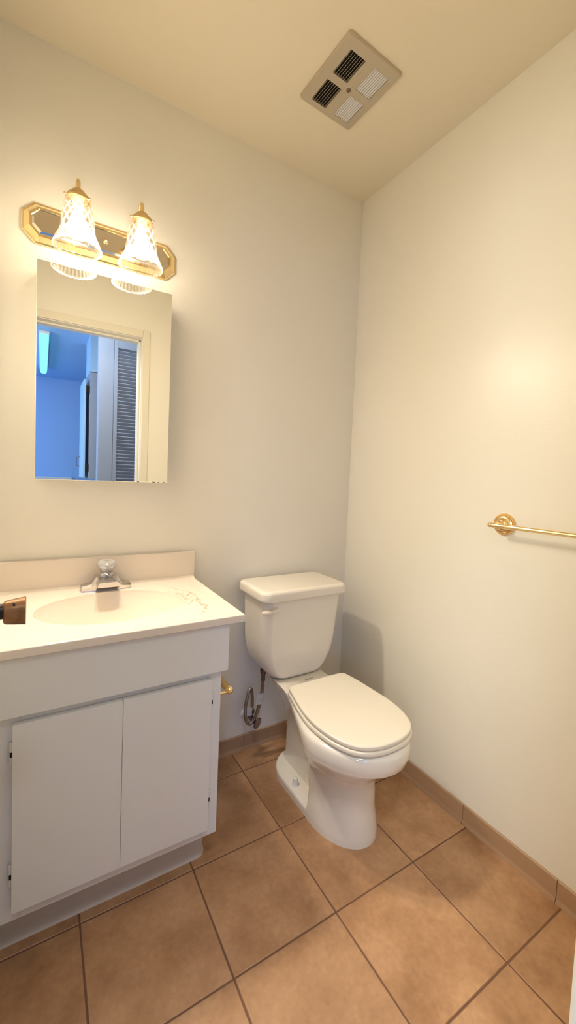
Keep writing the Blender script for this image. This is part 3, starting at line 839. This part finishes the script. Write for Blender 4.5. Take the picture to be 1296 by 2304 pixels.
bm = B(); loft(bm, [[(x, y, z) for x, y in seat_outline(e)] for e, z in ((-0.008, 0.4055), (-0.002, 0.4055), (0.0, 0.4075), (0.0005, 0.4150), (-0.0008, 0.4178), (-0.0045, 0.4196), (-0.010, 0.4204), (-0.03, 0.4208), (-0.10, 0.4210))])
obj('lid', bm, M_SEAT, t, angle=50)
for s in (-1, 1):
    bm = B(); box(bm, TX+s*0.075-0.018, TX+s*0.075+0.018, -0.316, -0.288, 0.3875, 0.408, 0.004)
    obj('seat_hinge', bm, M_SEAT, t)
# maker's mark printed on the deck: small oval and a script-like squiggle
bm = B()
lx, ly, lz = -0.372, -0.245, 0.3873
tube(bm, [(lx+0.0085*math.cos(a), ly+0.0045*math.sin(a), lz) for a in [2*PI*i/20 for i in range(21)]], 0.0006, 6)
tube(bm, spline([(lx-0.004, ly-0.002, lz), (lx+0.004, ly+0.003, lz), (lx+0.009, ly-0.001, lz), (lx+0.014, ly+0.003, lz), (lx+0.018, ly-0.001, lz), (lx+0.023, ly+0.003, lz), (lx+0.031, ly+0.002, lz)], 5), 0.0009, 6)
obj('maker_mark', bm, M_GREYPRINT, bowl)

# ================================================================== WATER SUPPLY
t = thing('water_supply', 'corroded shutoff valve with looped braided hose below toilet tank', 'valve', (-0.512, 0, 0.165))
bm = B(); lathe(bm, [(0.023, 0.0), (0.023, 0.002), (0.019, 0.006), (0.012, 0.008), (0.0, 0.008)], (-0.519, -0.0005, 0.158), (0,-1,0), 28)
obj('escutcheon', bm, M_WHITEP, t)
bm = B()
lathe(bm, [(0.008, 0), (0.008, 0.03), (0.0115, 0.031), (0.0115, 0.058), (0.0085, 0.060), (0.0085, 0.072), (0.006, 0.073), (0.006, 0.086)], (-0.513, -0.007, 0.160), (0,-1,0), 18)
lathe(bm, [(0.007, 0), (0.007, 0.024), (0.0105, 0.025), (0.0105, 0.038), (0.0, 0.039)], (-0.513, -0.052, 0.160), (0,0,1), 14)
obj('valve_body', bm, M_DARKMETAL, t)
bm = B()
d_, u_, v_ = frame_of((0,-1,0))
rings = []
for k, (s, h) in enumerate(((0.30, 0.0), (0.9, 0.001), (1.0, 0.004), (1.0, 0.008), (0.85, 0.010), (0.3, 0.0085))):
    rings.append([(-0.508 + s*(0.024*0.5*math.cos(a) + 0.0135*0.86*math.sin(a)), -0.090-h, 0.162 + s*(0.024*0.86*math.cos(a) - 0.0135*0.5*math.sin(a))) for a in [2*PI*i/28 for i in range(28)]])
loft(bm, rings)
obj('valve_handle', bm, M_DARKMETAL, t)
bm = B()
hose = spline([(-0.513, -0.052, 0.196), (-0.514, -0.052, 0.245), (-0.520, -0.053, 0.288), (-0.531, -0.056, 0.290), (-0.545, -0.062, 0.258), (-0.554, -0.068, 0.210), (-0.549, -0.074, 0.172), (-0.534, -0.078, 0.158), (-0.517, -0.080, 0.172), (-0.503, -0.084, 0.212), (-0.494, -0.090, 0.258), (-0.491, -0.095, 0.310), (-0.491, -0.098, 0.360), (-0.491, -0.100, 0.391)], 8)
tube(bm, hose, 0.0068, 12)
obj('braided_hose', bm, M_STEEL, t)
bm = B(); lathe(bm, [(0.0085, 0), (0.0085, 0.03), (0.013, 0.033), (0.014, 0.050), (0.0, 0.050)], (-0.491, -0.0985, 0.343), (0,0,1), 16)
obj('coupling_nut', bm, M_DARKMETAL, t)
def tagm(cx, cy, z0, z1, w, sk):
    ns = 6; bm = B()
    rings = []
    for i in range(ns+1):
        z = z0+(z1-z0)*i/ns; o_ = 0.0025*math.sin(i*1.9); x = cx+sk*i/ns
        rings.append([(x-w, cy+o_, z), (x+w, cy-0.004-o_, z), (x+w, cy-0.0046-o_, z), (x-w, cy-0.0006+o_, z)])
    loft(bm, rings)
    obj('plastic_tag', bm, M_TAG, t)
tagm(-0.508, -0.098, 0.245, 0.290, 0.012, 0.006)
tagm(-0.531, -0.060, 0.182, 0.218, 0.012, 0.0)

# ================================================================== PAPER HOLDER
t = thing('toilet_paper_holder', 'empty brass toilet paper holder on the vanity side', 'paper holder', (-0.833, -0.25, 0.46))
PX, PZ = -0.748, 0.478
for y in (-0.335, -0.185):
    bm = B()
    lathe(bm, [(0.019, 0.0), (0.019, 0.002), (0.014, 0.006), (0.006, 0.010), (0.0045, 0.016), (0.0045, PX+0.833-0.010)], (-0.8328, y, PZ-0.004), (1,0,0), 24)
    obj('post', bm, M_BRASS, t)
    bm = B()
    s = -1 if y < -0.25 else 1
    lathe(bm, [(0.0, -0.013), (0.007, -0.0125), (0.0118, -0.009), (0.0135, -0.003), (0.0135, 0.002), (0.0118, 0.006), (0.0075, 0.009), (0.0055, 0.012), (0.0, 0.013)], (PX, y, PZ), (0, s, 0), 28)
    obj('finial', bm, M_BRASS, t)
bm = B(); lathe(bm, [(0.0, 0.0), (0.0105, 0.0), (0.0115, 0.002), (0.0115, 0.060), (0.0108, 0.061), (0.0108, 0.124), (0.0095, 0.126), (0.0, 0.126)], (PX, -0.323, PZ), (0,1,0), 28)
obj('roller', bm, M_BRASS_S, t)

# ================================================================== TOWEL BAR
t = thing('towel_bar', 'brass towel bar with roped round rosette on the right wall', 'towel bar', (0, -1.02, 1.068))
BZ, BX = 1.0675, -0.058
for y in (-0.790, -1.247):
    bm = B()
    lathe(bm, [(0.0355, 0.0004), (0.0355, 0.004), (0.0345, 0.006), (0.0300, 0.0065), (0.0290, 0.010), (0.0245, 0.013), (0.0215, 0.0135), (0.0200, 0.018), (0.0150, 0.023), (0.0110, 0.025), (0.0090, 0.032), (0.0080, 0.045), (0.0, 0.046)], (0, y, BZ+0.002), (-1,0,0), 48)
    ro = obj('rosette', bm, M_BRASS_S, t)
    bm = B(); nb = 44
    for k in range(nb):
        a = 2*PI*k/nb
        c0 = Vector((-0.0068, y+0.0328*math.cos(a), BZ+0.002+0.0328*math.sin(a)))
        tdir = Vector((-0.0008, -math.sin(a+0.5), math.cos(a+0.5)))
        tube(bm, [c0 - tdir*0.0028, c0 - tdir*0.0016, c0 + tdir*0.0016, c0 + tdir*0.0028], [0.0007, 0.0017, 0.0017, 0.0007], 6)
    obj('rope_edge', bm, M_BRASS_S, ro)
    bm = B()
    s = 1 if y > -1 else -1
    lathe(bm, [(0.0, 0.0100), (0.0045, 0.0092), (0.0070, 0.0062), (0.0078, 0.002), (0.0070, -0.002), (0.0052, -0.0045), (0.0078, -0.006), (0.0086, -0.009), (0.0078, -0.012), (0.006, -0.0125), (0.0, -0.0125)], (BX, y+s*0.011, BZ), (0, s, 0), 24)
    obj('finial', bm, M_BRASS_S, t)
bm = B(); lathe(bm, [(0.0, 0), (0.0072, 0), (0.0072, 0.457), (0.0, 0.457)], (BX, -1.247, BZ), (0,1,0), 28)
obj('bar', bm, M_BRASS, t)

# ================================================================== ENTRANCE DOOR (open against the left wall) AND KNOB
d1 = bpy.data.objects.new('door_1', None); C.objects.link(d1); d1.location = (-1.375, YF, 0)
struct(d1)
bm = B(); box(bm, -1.412, -1.377, -1.352, -0.742, 0.012, 2.025, 0.002)
obj('door_leaf', bm, M_TRIM, d1)
KY, KZ = -0.800, 0.9660
bm = B()
lathe(bm, [(0.030, 0.0), (0.030, 0.003), (0.024, 0.007), (0.012, 0.010), (0.0118, 0.044), (0.0, 0.044)], (-1.377, KY, KZ+0.002), (1,0,0), 28)
dh = obj('door_handle', bm, M_IRON, d1)
bm = B()
lathe(bm, [(0.0, 0.0), (0.0150, 0.0), (0.0170, 0.0012), (0.0182, 0.0040), (0.0196, 0.0130), (0.0212, 0.0265), (0.0216, 0.0275), (0.0216, 0.0285), (0.0208, 0.0292), (0.0, 0.0295)], (-1.3360, KY, KZ), (1, 0, 0.0), 40)
kb = obj('door_knob', bm, M_BRONZE, dh, angle=40)
bm = B(); lathe(bm, [(0.0018, 0.0), (0.0018, 0.0012), (0.0, 0.0012)], (-1.3220, KY-0.0140, KZ+0.0148), (0,-0.7,0.72), 12)
obj('pin_hole', bm, M_BLACK, dh)

# small paint chips on the right wall
bm = B()
prism(bm, [(-0.507, 0.163), (-0.511, 0.164), (-0.512, 0.167), (-0.508, 0.168), (-0.506, 0.166)], 'x', -0.0008, 0.0002)
tag(obj('paint_chip', bm, M_WHITEP), 'tiny white paint chip low on the right wall', 'paint chip')
